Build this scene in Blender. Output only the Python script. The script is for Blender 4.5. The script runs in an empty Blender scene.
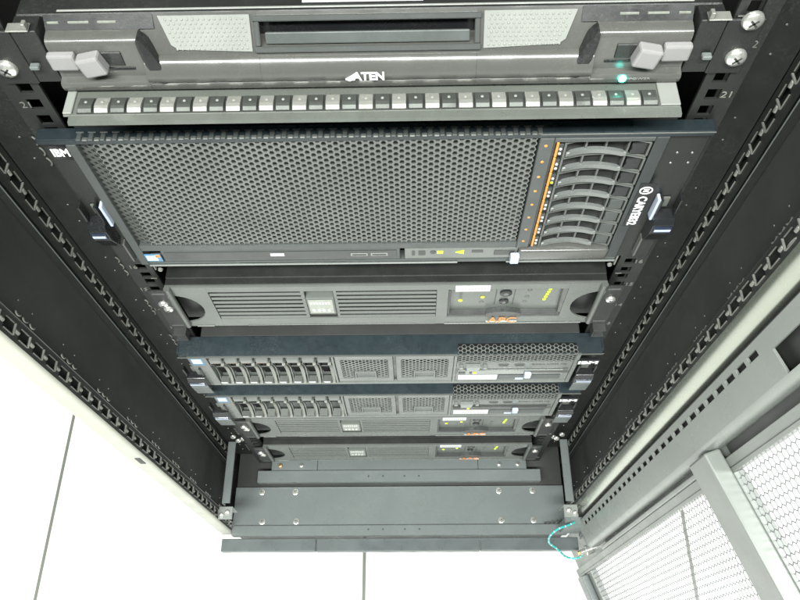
import bpy, bmesh, math, random
from mathutils import Vector, Matrix
random.seed(7)
S = bpy.context.scene
COL = S.collection
U = 0.04445
PI = math.pi

# ------------------------------------------------------------------ materials
def mat(name, col, rough=0.45, metal=0.0, var=0.12, scale=18.0, bump=0.0, bscale=900.0, spec=0.5, emit=None, estr=0.0, rv=0.09, dust=0.10, coat=0.0):
    m = bpy.data.materials.new(name); m.use_nodes = True
    nt = m.node_tree; b = nt.nodes['Principled BSDF']
    b.inputs['Metallic'].default_value = metal
    b.inputs['Specular IOR Level'].default_value = spec
    b.inputs['Coat Weight'].default_value = coat
    tc = nt.nodes.new('ShaderNodeTexCoord')
    n = nt.nodes.new('ShaderNodeTexNoise'); n.inputs['Scale'].default_value = scale
    n.inputs['Detail'].default_value = 8; n.inputs['Roughness'].default_value = 0.65
    nt.links.new(tc.outputs['Object'], n.inputs['Vector'])
    rp = nt.nodes.new('ShaderNodeMapRange')
    rp.inputs[1].default_value = 0.3; rp.inputs[2].default_value = 0.7
    rp.inputs[3].default_value = 1 - var; rp.inputs[4].default_value = 1 + var
    nt.links.new(n.outputs['Fac'], rp.inputs[0])
    mx = nt.nodes.new('ShaderNodeVectorMath'); mx.operation = 'SCALE'
    mx.inputs[0].default_value = col
    nt.links.new(rp.outputs[0], mx.inputs['Scale'])
    if dust > 0:
        # settled dust and scuffs: small pale specks gathered in patches
        d1 = nt.nodes.new('ShaderNodeTexNoise'); d1.inputs['Scale'].default_value = 420; d1.inputs['Detail'].default_value = 4; d1.inputs['Roughness'].default_value = 0.8
        d2 = nt.nodes.new('ShaderNodeTexNoise'); d2.inputs['Scale'].default_value = 11; d2.inputs['Detail'].default_value = 5; d2.inputs['Distortion'].default_value = 1.2
        for q in (d1, d2): nt.links.new(tc.outputs['Object'], q.inputs['Vector'])
        r1 = nt.nodes.new('ShaderNodeMapRange'); r1.inputs[1].default_value = 0.50; r1.inputs[2].default_value = 0.72
        r2 = nt.nodes.new('ShaderNodeMapRange'); r2.inputs[1].default_value = 0.42; r2.inputs[2].default_value = 0.70; r2.inputs[4].default_value = dust
        nt.links.new(d1.outputs['Fac'], r1.inputs[0]); nt.links.new(d2.outputs['Fac'], r2.inputs[0])
        mm = nt.nodes.new('ShaderNodeMath'); mm.operation = 'MULTIPLY'
        nt.links.new(r1.outputs[0], mm.inputs[0]); nt.links.new(r2.outputs[0], mm.inputs[1])
        mxd = nt.nodes.new('ShaderNodeMix'); mxd.data_type = 'RGBA'; mxd.inputs[7].default_value = (0.42, 0.42, 0.38, 1)
        nt.links.new(mm.outputs[0], mxd.inputs[0]); nt.links.new(mx.outputs[0], mxd.inputs[6])
        nt.links.new(mxd.outputs[2], b.inputs['Base Color'])
    else:
        nt.links.new(mx.outputs[0], b.inputs['Base Color'])
    n2 = nt.nodes.new('ShaderNodeTexNoise'); n2.inputs['Scale'].default_value = scale * 3.1
    n2.inputs['Detail'].default_value = 6
    nt.links.new(tc.outputs['Object'], n2.inputs['Vector'])
    rr = nt.nodes.new('ShaderNodeMapRange')
    rr.inputs[1].default_value = 0.3; rr.inputs[2].default_value = 0.7
    rr.inputs[3].default_value = max(0.04, rough - rv); rr.inputs[4].default_value = min(1, rough + rv)
    nt.links.new(n2.outputs['Fac'], rr.inputs[0]); nt.links.new(rr.outputs[0], b.inputs['Roughness'])
    if bump > 0:
        n3 = nt.nodes.new('ShaderNodeTexNoise'); n3.inputs['Scale'].default_value = bscale
        n3.inputs['Detail'].default_value = 2
        nt.links.new(tc.outputs['Object'], n3.inputs['Vector'])
        bp = nt.nodes.new('ShaderNodeBump'); bp.inputs['Strength'].default_value = bump
        bp.inputs['Distance'].default_value = 0.0006
        nt.links.new(n3.outputs['Fac'], bp.inputs['Height']); nt.links.new(bp.outputs[0], b.inputs['Normal'])
    if emit:
        b.inputs['Emission Color'].default_value = (*emit, 1); b.inputs['Emission Strength'].default_value = estr
    return m

M = dict(
    black=mat('black_powder_coat', (0.019, 0.020, 0.019), 0.46, bump=0.2, dust=0.07),
    blackgloss=mat('black_gloss_plastic', (0.015, 0.016, 0.017), 0.22),
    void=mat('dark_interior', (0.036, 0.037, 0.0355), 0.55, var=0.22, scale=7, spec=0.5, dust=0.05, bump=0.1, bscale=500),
    rail=mat('rail_black', (0.022, 0.023, 0.022), 0.42, bump=0.1),
    edge=mat('steel_and_highlight_grey', (0.25, 0.25, 0.225), 0.35, metal=0.3, var=0.35, scale=60),  # pale steel grey, also painting highlights on slot beads and rims
    postface=mat('pale_grey_post', (0.47, 0.465, 0.40), 0.45, var=0.05, bump=0.1),  # pale grey on the left corner post only
    cab=mat('cabinet_grey_paint', (0.235, 0.252, 0.232), 0.3, var=0.07, bump=0.12, scale=9),
    base=mat('slate_grey_paint', (0.150, 0.168, 0.165), 0.28, var=0.1, bump=0.1, scale=5, dust=0.12),
    cream=mat('bare_steel_tray', (0.165, 0.175, 0.155), 0.3, metal=0.35, var=0.12, scale=30),
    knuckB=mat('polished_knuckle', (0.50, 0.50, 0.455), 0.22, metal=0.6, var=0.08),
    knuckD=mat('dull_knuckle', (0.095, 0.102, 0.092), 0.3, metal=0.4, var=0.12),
    kvm=mat('console_grey_plastic', (0.088, 0.088, 0.080), 0.25, var=0.1, scale=12, bump=0.05, spec=0.75),
    kvmdark=mat('console_dark_plastic', (0.020, 0.021, 0.021), 0.32, bump=0.05),
    grip=mat('light_textured_grip', (0.245, 0.252, 0.232), 0.4, var=0.08),
    latch=mat('pale_latch_plastic', (0.27, 0.262, 0.262), 0.3, var=0.08),
    handle=mat('handle_dark_grey', (0.082, 0.092, 0.087), 0.3, var=0.15),
    lid=mat('blue_black_lid', (0.024, 0.034, 0.039), 0.33, var=0.25, scale=40, bump=0.08, dust=0.16),  # bluish reflection put into the lid colour
    mesh4=mat('server_mesh_grey', (0.15, 0.158, 0.148), 0.3, metal=0.45, var=0.14, scale=10, dust=0.2),
    ibm=mat('server_grey_plastic', (0.062, 0.070, 0.067), 0.36, var=0.12, bump=0.06),
    ibml=mat('server_light_grey_plastic', (0.150, 0.161, 0.149), 0.30, var=0.12, bump=0.06),
    bay=mat('bay_frame_grey', (0.105, 0.110, 0.102), 0.32, var=0.14, bump=0.05),
    silver=mat('handle_silver', (0.27, 0.285, 0.27), 0.27, metal=0.35, var=0.1),
    ups=mat('ups_grey_plastic', (0.132, 0.144, 0.131), 0.30, var=0.08, bump=0.06, scale=10),
    upsd=mat('ups_dark_plastic', (0.050, 0.052, 0.050), 0.35, var=0.1),
    badge=mat('badge_silver', (0.36, 0.38, 0.33), 0.32, metal=0.2, var=0.15, scale=120),
    steel=mat('screw_steel', (0.78, 0.78, 0.73), 0.25, metal=0.75, var=0.12, scale=200),
    brass=mat('brass_stud', (0.62, 0.42, 0.2), 0.3, metal=0.7, var=0.15),
    white=mat('white_print', (0.8, 0.8, 0.8), 0.5, var=0.02, dust=0),
    paper=mat('white_label_paper', (0.72, 0.72, 0.73), 0.55, var=0.03, dust=0),
    ink=mat('grey_ink', (0.45, 0.45, 0.45), 0.6, dust=0),
    orange=mat('orange_print', (0.85, 0.30, 0.05), 0.45, var=0.1, dust=0),
    teal=mat('teal_insulation', (0.03, 0.50, 0.47), 0.35),
    bluew=mat('pale_blue_plastic', (0.50, 0.56, 0.68), 0.25, var=0.06, dust=0),
    navy=mat('navy_gloss', (0.02, 0.03, 0.055), 0.15),
    stickb=mat('sticker_blue', (0.10, 0.24, 0.40), 0.35, dust=0),
    stickw=mat('sticker_white', (0.75, 0.8, 0.82), 0.35, dust=0),
    lgreen=mat('green_lamp', (0.5, 0.7, 0.02), 0.3, emit=(0.62, 0.85, 0.03), estr=0.75),
    lteal=mat('teal_lamp', (0.1, 0.8, 0.7), 0.3, emit=(0.05, 1.0, 0.8), estr=14.0),
    post=mat('glossy_post_paint', (0.36, 0.375, 0.325), 0.27, metal=0.85, var=0.03, rv=0.012, dust=0.0),
    plinth=mat('plinth_grey_paint', (0.10, 0.115, 0.115), 0.32, var=0.16, bump=0.1, scale=14),
    doormesh=mat('door_mesh_paint', (0.19, 0.186, 0.20), 0.42),
    crossbar=mat('crossbar_paint', (0.25, 0.265, 0.245), 0.32, metal=0.1, var=0.12, scale=8),
    dark4=mat('server_dark_panel', (0.034, 0.041, 0.041), 0.4, bump=0.06),
    whitep=mat('white_plastic', (0.75, 0.75, 0.72), 0.35, dust=0),
    lid4=mat('blue_black_top_rail', (0.016, 0.024, 0.028), 0.33, var=0.25, scale=40, bump=0.08, dust=0.14),  # same bluish reflection put into the rail colour
    rim=mat('pocket_rim_plastic', (0.075, 0.08, 0.077), 0.22, spec=0.8),
    pit=mat('deep_shade_black', (0.008, 0.008, 0.008), 0.8, spec=0.2, dust=0),  # near-black painting the shade deep in vents and drive bays
    arcs=mat('drive_handle_cream', (0.25, 0.255, 0.225), 0.3, var=0.08, dust=0.05),
    handle4=mat('drive_handle_grey', (0.185, 0.195, 0.188), 0.27, metal=0.25, var=0.1),
    window=mat('smoked_window', (0.05, 0.06, 0.06), 0.15),
)

# ------------------------------------------------------------------ mesh builder
class MB:
    def __init__(s, f=None):
        s.bm = bmesh.new(); s.f = f; s.mi = 0
    def v(s, p): return s.bm.verts.new(p)
    def face(s, vs):
        try:
            f = s.bm.faces.new(vs); f.material_index = s.mi; return f
        except ValueError: return None
    def poly(s, pts): return s.face([s.v(p) for p in pts])
    def box(s, x0, x1, y0, y1, z0, z1, bev=0.0, seg=1):
        x0, x1 = min(x0, x1), max(x0, x1); y0, y1 = min(y0, y1), max(y0, y1); z0, z1 = min(z0, z1), max(z0, z1)
        c = [s.v((x, y, z)) for x in (x0, x1) for y in (y0, y1) for z in (z0, z1)]
        fs = [s.face([c[i] for i in q]) for q in ((0,1,3,2),(4,6,7,5),(0,4,5,1),(2,3,7,6),(0,2,6,4),(1,5,7,3))]
        if bev > 0:
            es = list({e for f in fs for e in f.edges})
            bmesh.ops.bevel(s.bm, geom=es, offset=bev, segments=seg, affect='EDGES', profile=0.5, material=s.mi)
        return s
    def prism(s, pts, axis, a, b, bev=0.0, seg=1):
        """2-D polygon swept along axis. axis 'x': pts=(y,z); 'y': pts=(x,z); 'z': pts=(x,y)"""
        def P(p, t):
            return (t, p[0], p[1]) if axis == 'x' else ((p[0], t, p[1]) if axis == 'y' else (p[0], p[1], t))
        A = [s.v(P(p, a)) for p in pts]; B = [s.v(P(p, b)) for p in pts]; n = len(pts)
        fs = [s.face(A[::-1]), s.face(B)]
        for i in range(n): fs.append(s.face([A[i], A[(i+1) % n], B[(i+1) % n], B[i]]))
        if bev > 0:
            es = list({e for f in fs if f for e in f.edges})
            bmesh.ops.bevel(s.bm, geom=es, offset=bev, segments=seg, affect='EDGES', profile=0.5, material=s.mi)
        return s
    def cyl(s, c, d, r, L, seg=16, r2=None, caps=True):
        d = Vector(d).normalized(); c = Vector(c)
        u = d.orthogonal().normalized(); w = d.cross(u); r2 = r if r2 is None else r2
        A, B = [], []
        for i in range(seg):
            t = 2*PI*i/seg; o = u*math.cos(t) + w*math.sin(t)
            A.append(s.v(c + o*r)); B.append(s.v(c + d*L + o*r2))
        for i in range(seg): s.face([A[i], A[(i+1) % seg], B[(i+1) % seg], B[i]])
        if caps: s.face(A[::-1]); s.face(B)
        return s
    def rings(s, c, d, prof, seg=16):
        """lathe: prof = [(height, radius)] along d from c"""
        d = Vector(d).normalized(); c = Vector(c); u = d.orthogonal().normalized(); w = d.cross(u)
        R = []
        for h, r in prof:
            R.append([s.v(c + d*h + (u*math.cos(2*PI*i/seg) + w*math.sin(2*PI*i/seg))*r) for i in range(seg)])
        for a, b in zip(R, R[1:]):
            for i in range(seg): s.face([a[i], a[(i+1) % seg], b[(i+1) % seg], b[i]])
        s.face(R[0][::-1]); s.face(R[-1])
        return s
    def tube(s, pts, r, seg=8, alt=None):
        pts = [Vector(p) for p in pts]; R = []; up = Vector((0.3, 0.2, 1)).normalized()
        for i, p in enumerate(pts):
            t = (pts[min(i+1, len(pts)-1)] - pts[max(i-1, 0)]).normalized()
            u = t.cross(up).normalized(); w = t.cross(u)
            R.append([s.v(p + (u*math.cos(2*PI*k/seg) + w*math.sin(2*PI*k/seg))*r) for k in range(seg)])
        for j, (a, b) in enumerate(zip(R, R[1:])):
            if alt: s.mi = alt(j)
            for k in range(seg): s.face([a[k], a[(k+1) % seg], b[(k+1) % seg], b[k]])
        s.mi = 0; s.face(R[0][::-1]); s.face(R[-1])
        return s
    def perf(s, O, u, v, nrm, w, h, a, b, hole, depth, seg=6, flat=True, skip=None):
        """perforated sheet, hexagonal lattice. a = pitch of a row along u, b = pitch along v in a column
        (neighbouring columns are offset by half). nrm points OUT of the visible face."""
        O, u, v, nrm = Vector(O), Vector(u), Vector(v), Vector(nrm)
        cols = int(w/(a/2)); rows = int(h/b)
        cw, ch = a/2, b
        # hexagon cell (flat-top): corners
        hexo = [(2/3*cw, 0), (1/3*cw, ch/2), (-1/3*cw, ch/2), (-2/3*cw, 0), (-1/3*cw, -ch/2), (1/3*cw, -ch/2)]
        for i in range(cols + 1):
            for j in range(rows + 1):
                cx = i*cw; cy = j*ch + (ch/2 if i % 2 else 0)
                if cx > w or cy > h: continue
                if skip and skip(cx, cy): continue
                A = [s.v(O + u*(cx+p[0]) + v*(cy+p[1])) for p in hexo]
                Bp = [(cx+p[0]*hole, cy+p[1]*hole) for p in hexo]
                B = [s.v(O + u*p[0] + v*p[1]) for p in Bp]
                Cc = [s.v(O + u*p[0] + v*p[1] - nrm*depth) for p in Bp]
                for k in range(6):
                    l = (k+1) % 6
                    s.face([A[k], A[l], B[l], B[k]]); s.face([B[k], B[l], Cc[l], Cc[k]])
        return s
    def build(s, name, mats, parent=None, smooth=False):
        if not isinstance(mats, (list, tuple)): mats = [mats]
        if s.f:
            for v in s.bm.verts: v.co = s.f(v.co)
        bmesh.ops.recalc_face_normals(s.bm, faces=s.bm.faces)
        me = bpy.data.meshes.new(name); s.bm.to_mesh(me); s.bm.free()
        for m in mats: me.materials.append(m)
        if smooth:
            for p in me.polygons: p.use_smooth = True
            me.set_sharp_from_angle(angle=math.radians(40))
        o = bpy.data.objects.new(name, me); COL.objects.link(o)
        if parent: o.parent = parent
        return o

def box(name, m, parent, *a, bev=0.0006, seg=1):
    return MB().box(*a, bev=bev, seg=seg).build(name, m, parent)

def thing(name, label, cat, loc, group=None):
    o = bpy.data.objects.new(name, None); COL.objects.link(o); o.location = loc
    o.empty_display_size = 0.05
    o['label'] = label; o['category'] = cat
    if group: o['group'] = group
    return o

def text(name, body, w, h, origin, m, parent, u=(1,0,0), v=(0,0,1), thick=0.0004, bold=0.0, bars=0):
    cu = bpy.data.curves.new('t', 'FONT'); cu.body = body; cu.size = 1; cu.offset = bold; cu.resolution_u = 3
    cu.extrude = 0.02
    ob = bpy.data.objects.new('t', cu); COL.objects.link(ob)
    bpy.context.view_layer.update()
    me = bpy.data.meshes.new_from_object(ob.evaluated_get(bpy.context.evaluated_depsgraph_get()))
    bpy.data.objects.remove(ob); bpy.data.curves.remove(cu)
    xs = [q.co.x for q in me.vertices]; ys = [q.co.y for q in me.vertices]
    x0, x1, y0, y1 = min(xs), max(xs), min(ys), max(ys)
    u, v, O = Vector(u), Vector(v), Vector(origin); n = u.cross(v)
    for q in me.vertices:
        a = (q.co.x-x0)/(x1-x0)*w; b = (q.co.y-y0)/(y1-y0)*h
        q.co = O + u*a + v*b + n*(thick if q.co.z > 0 else 0)
    me.name = name; me.materials.append(m)
    o = bpy.data.objects.new(name, me); COL.objects.link(o); o.parent = parent
    return o

def screw(parent, c, r=0.0045, d=(0,-1,0), name='screw', m=None):
    mb = MB()
    mb.rings(c, d, [(0, r), (r*0.28, r), (r*0.5, r*0.86), (r*0.62, r*0.5), (r*0.64, r*0.42)], 18)
    mb.mi = 1
    D = Vector(d).normalized(); uu = D.orthogonal().normalized(); ww = D.cross(uu)
    for p, q in ((uu, ww), (ww, uu)):
        C0 = Vector(c) + D*(r*0.66)
        mb.poly([C0 + p*r*0.5 + q*r*0.1, C0 - p*r*0.5 + q*r*0.1, C0 - p*r*0.5 - q*r*0.1, C0 + p*r*0.5 - q*r*0.1])
    return mb.build(name, [m or M['steel'], M['void']], parent, smooth=True)

# ------------------------------------------------------------------ setting: raised floor
ZF = -0.16
mf = bpy.data.materials.new('white_raised_floor_tiles'); mf.use_nodes = True
nt = mf.node_tree; bs = nt.nodes['Principled BSDF']
tc = nt.nodes.new('ShaderNodeTexCoord'); sp = nt.nodes.new('ShaderNodeSeparateXYZ')
nt.links.new(tc.outputs['Object'], sp.inputs[0])
def seam(axis, off):
    a = nt.nodes.new('ShaderNodeMath'); a.operation = 'ADD'; a.inputs[1].default_value = -off + 0.607*50.5
    nt.links.new(sp.outputs[axis], a.inputs[0])
    d = nt.nodes.new('ShaderNodeMath'); d.operation = 'MODULO'; d.inputs[1].default_value = 0.607
    nt.links.new(a.outputs[0], d.inputs[0])
    e = nt.nodes.new('ShaderNodeMath'); e.operation = 'SUBTRACT'; e.inputs[1].default_value = 0.3035
    nt.links.new(d.outputs[0], e.inputs[0])
    f = nt.nodes.new('ShaderNodeMath'); f.operation = 'ABSOLUTE'; nt.links.new(e.outputs[0], f.inputs[0])
    g = nt.nodes.new('ShaderNodeMath'); g.operation = 'LESS_THAN'; g.inputs[1].default_value = 0.0032
    nt.links.new(f.outputs[0], g.inputs[0]); return g
gx, gy = seam('X', -0.068), seam('Y', 0.345)
mxm = nt.nodes.new('ShaderNodeMath'); mxm.operation = 'MAXIMUM'
nt.links.new(gx.outputs[0], mxm.inputs[0]); nt.links.new(gy.outputs[0], mxm.inputs[1])
nz = nt.nodes.new('ShaderNodeTexNoise'); nz.inputs['Scale'].default_value = 60; nz.inputs['Detail'].default_value = 6
nt.links.new(tc.outputs['Object'], nz.inputs['Vector'])
cr = nt.nodes.new('ShaderNodeMix'); cr.data_type = 'RGBA'
cr.inputs[6].default_value = (0.80, 0.80, 0.77, 1); cr.inputs[7].default_value = (0.86, 0.86, 0.84, 1)
nt.links.new(nz.outputs['Fac'], cr.inputs[0])
cm = nt.nodes.new('ShaderNodeMix'); cm.data_type = 'RGBA'
nt.links.new(mxm.outputs[0], cm.inputs[0]); nt.links.new(cr.outputs[2], cm.inputs[6])
cm.inputs[7].default_value = (0.16, 0.17, 0.14, 1)
nt.links.new(cm.outputs[2], bs.inputs['Base Color']); bs.inputs['Roughness'].default_value = 0.35
mb = MB(); mb.poly([(-8, -8, ZF), (8, -8, ZF), (8, 8, ZF), (-8, 8, ZF)])
fl = mb.build('floor', mf); fl['kind'] = 'structure'

# ------------------------------------------------------------------ the cabinet
cab = thing('server_cabinet', 'tall black and grey server cabinet with its perforated door open on a white tiled floor', 'server cabinet', (0, 0, 0))
ZT = 2.0
# outer skins
for sx in (-1, 1):
    mb = MB(); mb.box(sx*0.3, sx*0.3045, -0.085, 0.86, ZF+0.01, ZT, 0)
    mb.build('side_panel', M['void'], cab)
box('rear_panel', M['void'], cab, -0.3045, 0.3045, 0.861, 0.866, ZF+0.01, ZT, bev=0)
box('roof', M['black'], cab, -0.3045, 0.3045, -0.12, 0.866, ZT+0.001, ZT+0.03, bev=0.002)  # out of view, added to keep light from entering above

def slot_chain(f, z0, z1, parent, w, gap0=0.0165, pitch=0.025, name='slotted_strip', ph=0.0):
    """strip in its own (a, n, z) frame: slots along z; a across the strip, n out of it"""
    mb = MB(f); n = int((z1-z0)/pitch)
    hw = 0.0048
    mb.box(-w/2, -hw, -0.0015, 0, z0, z1, 0); mb.box(hw, w/2, -0.0015, 0, z0, z1, 0)
    for i in range(n):
        z = z0 + ph + i*pitch
        mb.box(-hw, hw, -0.0015, 0, z+gap0, z+pitch, 0)
    o = mb.build(name, M['rail'], parent)
    e = MB(f)
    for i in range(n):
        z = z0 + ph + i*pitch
        # bead between two slots and a thin rim down the slot's sides, pale to paint their highlights
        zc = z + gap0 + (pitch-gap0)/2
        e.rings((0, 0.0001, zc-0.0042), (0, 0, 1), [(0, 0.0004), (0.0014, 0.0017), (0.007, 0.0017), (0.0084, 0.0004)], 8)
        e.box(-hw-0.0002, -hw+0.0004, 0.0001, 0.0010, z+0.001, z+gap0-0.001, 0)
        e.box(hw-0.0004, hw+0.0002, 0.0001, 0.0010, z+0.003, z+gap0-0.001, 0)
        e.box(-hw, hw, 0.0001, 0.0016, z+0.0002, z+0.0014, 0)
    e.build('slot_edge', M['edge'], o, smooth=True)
    return o

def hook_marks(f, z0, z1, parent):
    """three short lit hole edges, modelled as pale lips, per rack unit"""
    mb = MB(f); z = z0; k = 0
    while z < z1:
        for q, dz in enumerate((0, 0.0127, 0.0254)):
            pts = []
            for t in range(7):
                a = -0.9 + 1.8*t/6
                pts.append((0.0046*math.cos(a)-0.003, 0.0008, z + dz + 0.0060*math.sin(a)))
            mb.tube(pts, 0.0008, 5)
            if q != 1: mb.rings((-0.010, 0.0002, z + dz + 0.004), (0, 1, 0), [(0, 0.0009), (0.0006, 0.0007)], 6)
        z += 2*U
    return mb.build('lit_hole_edge', M['edge'], parent)  # pale lips paint the light on punched hole edges

YF = {-1: -0.121, 1: -0.110}     # front of the corner post, left / right
for sx in (-1, 1):
    yf = YF[sx]
    # front corner post: rounded outer skin from the slot strip round to the front face
    R = 0.016 if sx > 0 else 0.004
    ys = yf + R
    prof = []
    xi = 0.285
    for k in range(9):
        t = PI/2*k/8
        prof.append((sx*(xi + R - R*math.cos(t)), ys - R*math.sin(t)))
    prof += [(sx*0.3035, yf), (sx*0.3035, yf+0.002)]
    inner = [(sx*(xi + R - (R-0.0015)*math.cos(PI/2*k/8)), ys - (R-0.0015)*math.sin(PI/2*k/8)) for k in range(8, -1, -1)]
    mb = MB(); pp = prof + inner
    if sx > 0: mb.prism(pp, 'z', -0.01, ZT)
    else: mb.prism(pp, 'z', -0.012, ZT)
    post = mb.build('corner_post', M['post'] if sx > 0 else M['postface'], cab, smooth=True)
    if sx < 0: MB().box(-0.2950, -0.2890, yf-0.0008, yf-0.0001, 0.440, 0.462, 0).build('post_slot', M['void'], post)
    yc = ys + 0.0085
    f = (lambda c, sx=sx, yc=yc: Vector((sx*(0.285 - c.y), yc + c.x, c.z)))
    slot_chain(f, 0.0, 1.35, post, 0.017, ph=0.004)
    # inner return of the post and dark lining up to the side panel
    mb = MB(); mb.box(sx*0.2855, sx*0.2995, yc+0.0086, yc+0.0105, -0.01, ZT, 0)
    mb.box(sx*0.2975, sx*0.2995, ys, yc+0.0085, -0.01, ZT, 0)
    mb.build('post_return', M['void'], post)
    g = (lambda c, sx=sx, yc=yc: Vector((sx*(0.2994 - c.y), yc + 0.026 - c.x, c.z)))
    hook_marks(g, 0.02, 1.1, post)
    # side channel at the mounting rail
    yr = 0.004 if sx < 0 else 0.013
    f2 = (lambda c, sx=sx, yr=yr: Vector((sx*(0.291 - c.y), yr + c.x, c.z)))
    mb = MB(); mb.box(sx*0.2485, sx*0.2905, yr+0.0125, yr+0.0145, 0.0, ZT, 0)
    mb.box(sx*0.2915, sx*0.2995, yr-0.0165, yr-0.015, 0.0, ZT, 0.0003)
    ch = mb.build('side_channel', M['rail'], cab)
    slot_chain(f2, 0.0, 1.35, ch, 0.024, ph=0.011)
    MB().box(sx*0.2905, sx*0.2913, yr-0.0172, yr-0.0165, 0.0, 1.35, 0).build('channel_highlight', M['base'], ch)  # thin pale strip painting a highlight on the channel's front edge
    g2 = (lambda c, sx=sx, yr=yr: Vector((sx*(0.262 - c.x), yr+0.0122 - c.y, c.z)))
    hook_marks(g2, 0.03, 1.1, ch)
    # mounting rail with square holes
    mb = MB()
    hx = 0.2325; hw = 0.0048
    mb.box(sx*0.2220, sx*(hx-hw), 0.0005, 0.0025, 0.0, ZT, 0)
    mb.box(sx*(hx+hw), sx*0.2480, 0.0005, 0.0025, 0.0, ZT, 0)
    zz = 0.0
    zs = []
    for n in range(0, 30):
        for d in (0.00635, 0.02225, 0.0381): zs.append(n*U + d)
    last = 0.0
    for z in zs:
        mb.box(sx*(hx-hw), sx*(hx+hw), 0.0005, 0.0025, last, z-hw, 0); last = z+hw
    mb.box(sx*0.2460, sx*0.2480, 0.0026, 0.0160, 0.0, ZT, 0)
    rail = mb.build('mounting_rail', M['rail'], cab)
    for n in (1, 4, 7, 10, 13, 14, 15, 16, 21, 22):
        text('unit_number', str(n), 0.0068, 0.0056, (sx*0.2405 - 0.0034 + (0.001 if n not in (14, 15) else sx*0.003), 0.0004, (n-0.5)*U - 0.003), M['edge'], rail)
        MB().box(sx*0.2270-0.003, sx*0.2270+0.003, -0.0001, 0.0004, n*U-0.0005, n*U+0.0003, 0).build('unit_mark', M['edge'], rail)
    # brace from rail to corner post near the bottom
    mb = MB(); mb.prism([(sx*0.262, 0.0), (sx*0.274, 0.0), (sx*0.274, -0.098), (sx*0.262, -0.098)], 'z', 0.124, 0.128, 0.0005)
    mb.box(sx*0.2735, sx*0.2755, -0.098, 0.0, 0.106, 0.1235, 0.0004)
    br = mb.build('brace', M['base'], cab)
    for q in range(3):
        screw(br, (sx*(0.252+0.012*(q % 2)), 0.004 if q < 2 else -0.006, 0.13 + 0.012*q), 0.0045, (0.2*-sx, -1, 0.3))
    mb = MB(); mb.box(sx*0.262, sx*0.284, -0.118, -0.0985, 0.100, 0.104, 0.0006); mb.box(sx*0.262, sx*0.284, -0.1005, -0.0985, 0.065, 0.0995, 0.0004)
    fo = mb.build('brace_foot', M['cab'], cab)
    screw(fo, (sx*0.270, -0.108, 0.104), 0.0045, (0, -0.3, 1)); screw(fo, (sx*0.279, -0.112, 0.104), 0.0042, (0, -0.3, 1))

# base: plate, bars, plinth
pl = MB().box(-0.2845, 0.2845, -0.1075, -0.043, -0.004, 0.0, 0.0005).build('base_plate', M['base'], cab)
for x, y in ((-0.239, -0.0515), (-0.1805, -0.0515), (-0.2345, -0.1015), (-0.176, -0.1015), (0.1735, -0.0515), (0.2315, -0.0515), (0.1745, -0.1015), (0.2295, -0.1015)):
    mb = MB(); mb.rings((x, y, 0.0), (0, 0, 1), [(0, 0.0054), (0.0008, 0.0054), (0.0011, 0.0046), (0.0011, 0.0032), (0.0030, 0.0030), (0.0036, 0.0025)], 20)
    mb.mi = 1; mb.rings((x, y, 0.004), (0, 0, 1), [(0, 0.0013), (0.0002, 0.0012)], 6)
    mb.build('base_screw', [M['knuckB'], M['void']], pl, smooth=True)
mb = MB(); mb.box(-0.2845, 0.2845, -0.1255, -0.1085, -0.012, 0.002, 0.001)
fb = mb.build('front_bar', M['base'], cab)
mb = MB()
for x in (-0.052, -0.027, 0.010, 0.035): mb.rings((x, -0.116, 0.002), (0, 0, 1), [(0, 0.0016), (0.0002, 0.0015)], 8)
mb.build('bar_hole', M['void'], fb)
mb = MB(); mb.box(-0.245, 0.245, -0.0395, -0.019, 0.004, 0.020, 0.001)
rb = mb.build('rail_bar', M['base'], cab)
mb = MB()
for x in (-0.052, -0.027, 0.010, 0.035): mb.rings((x, -0.030, 0.020), (0, 0, 1), [(0, 0.0016), (0.0002, 0.0015)], 8)
mb.build('bar_hole', M['void'], rb)
mb = MB()
for a, b in ((-0.222, -0.142), (-0.1415, 0.138), (0.1385, 0.222)): mb.box(a, b, -0.018, 0.03, 0.010, 0.017, 0.0006)
lb = mb.build('cross_plate', M['base'], cab)
for x in (-0.207, -0.17, 0.175, 0.207): screw(lb, (x, -0.010, 0.017), 0.0042, (0, 0, 1), m=M['brass'] if x < -0.2 else None)
box('under_frame', M['void'], cab, -0.2845, 0.2845, -0.0425, 0.85, -0.03, -0.0065, bev=0)
for a, b in ((-0.3045, -0.1425), (0.1385, 0.3045)): box('plinth_corner', M['plinth'], cab, a, b, -0.1485, -0.1270, -0.031, -0.0165, bev=0.0015, seg=2)
box('plinth', M['plinth'], cab, -0.1415, 0.1375, -0.1490, -0.1270, -0.031, -0.0165, bev=0.0015, seg=2)
box('kick_board', M['void'], cab, -0.3, 0.3, -0.104, -0.100, ZF+0.002, -0.0125, bev=0)

# knob on the side panel at the right edge
mb = MB(); mb.rings((0.2995, -0.078, 0.842), (-1, 0, 0), [(0, 0.013), (0.001, 0.013), (0.0028, 0.0105), (0.004, 0.006), (0.0042, 0.003)], 20)
mb.build('panel_knob', M['whitep'], cab, smooth=True)

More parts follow.
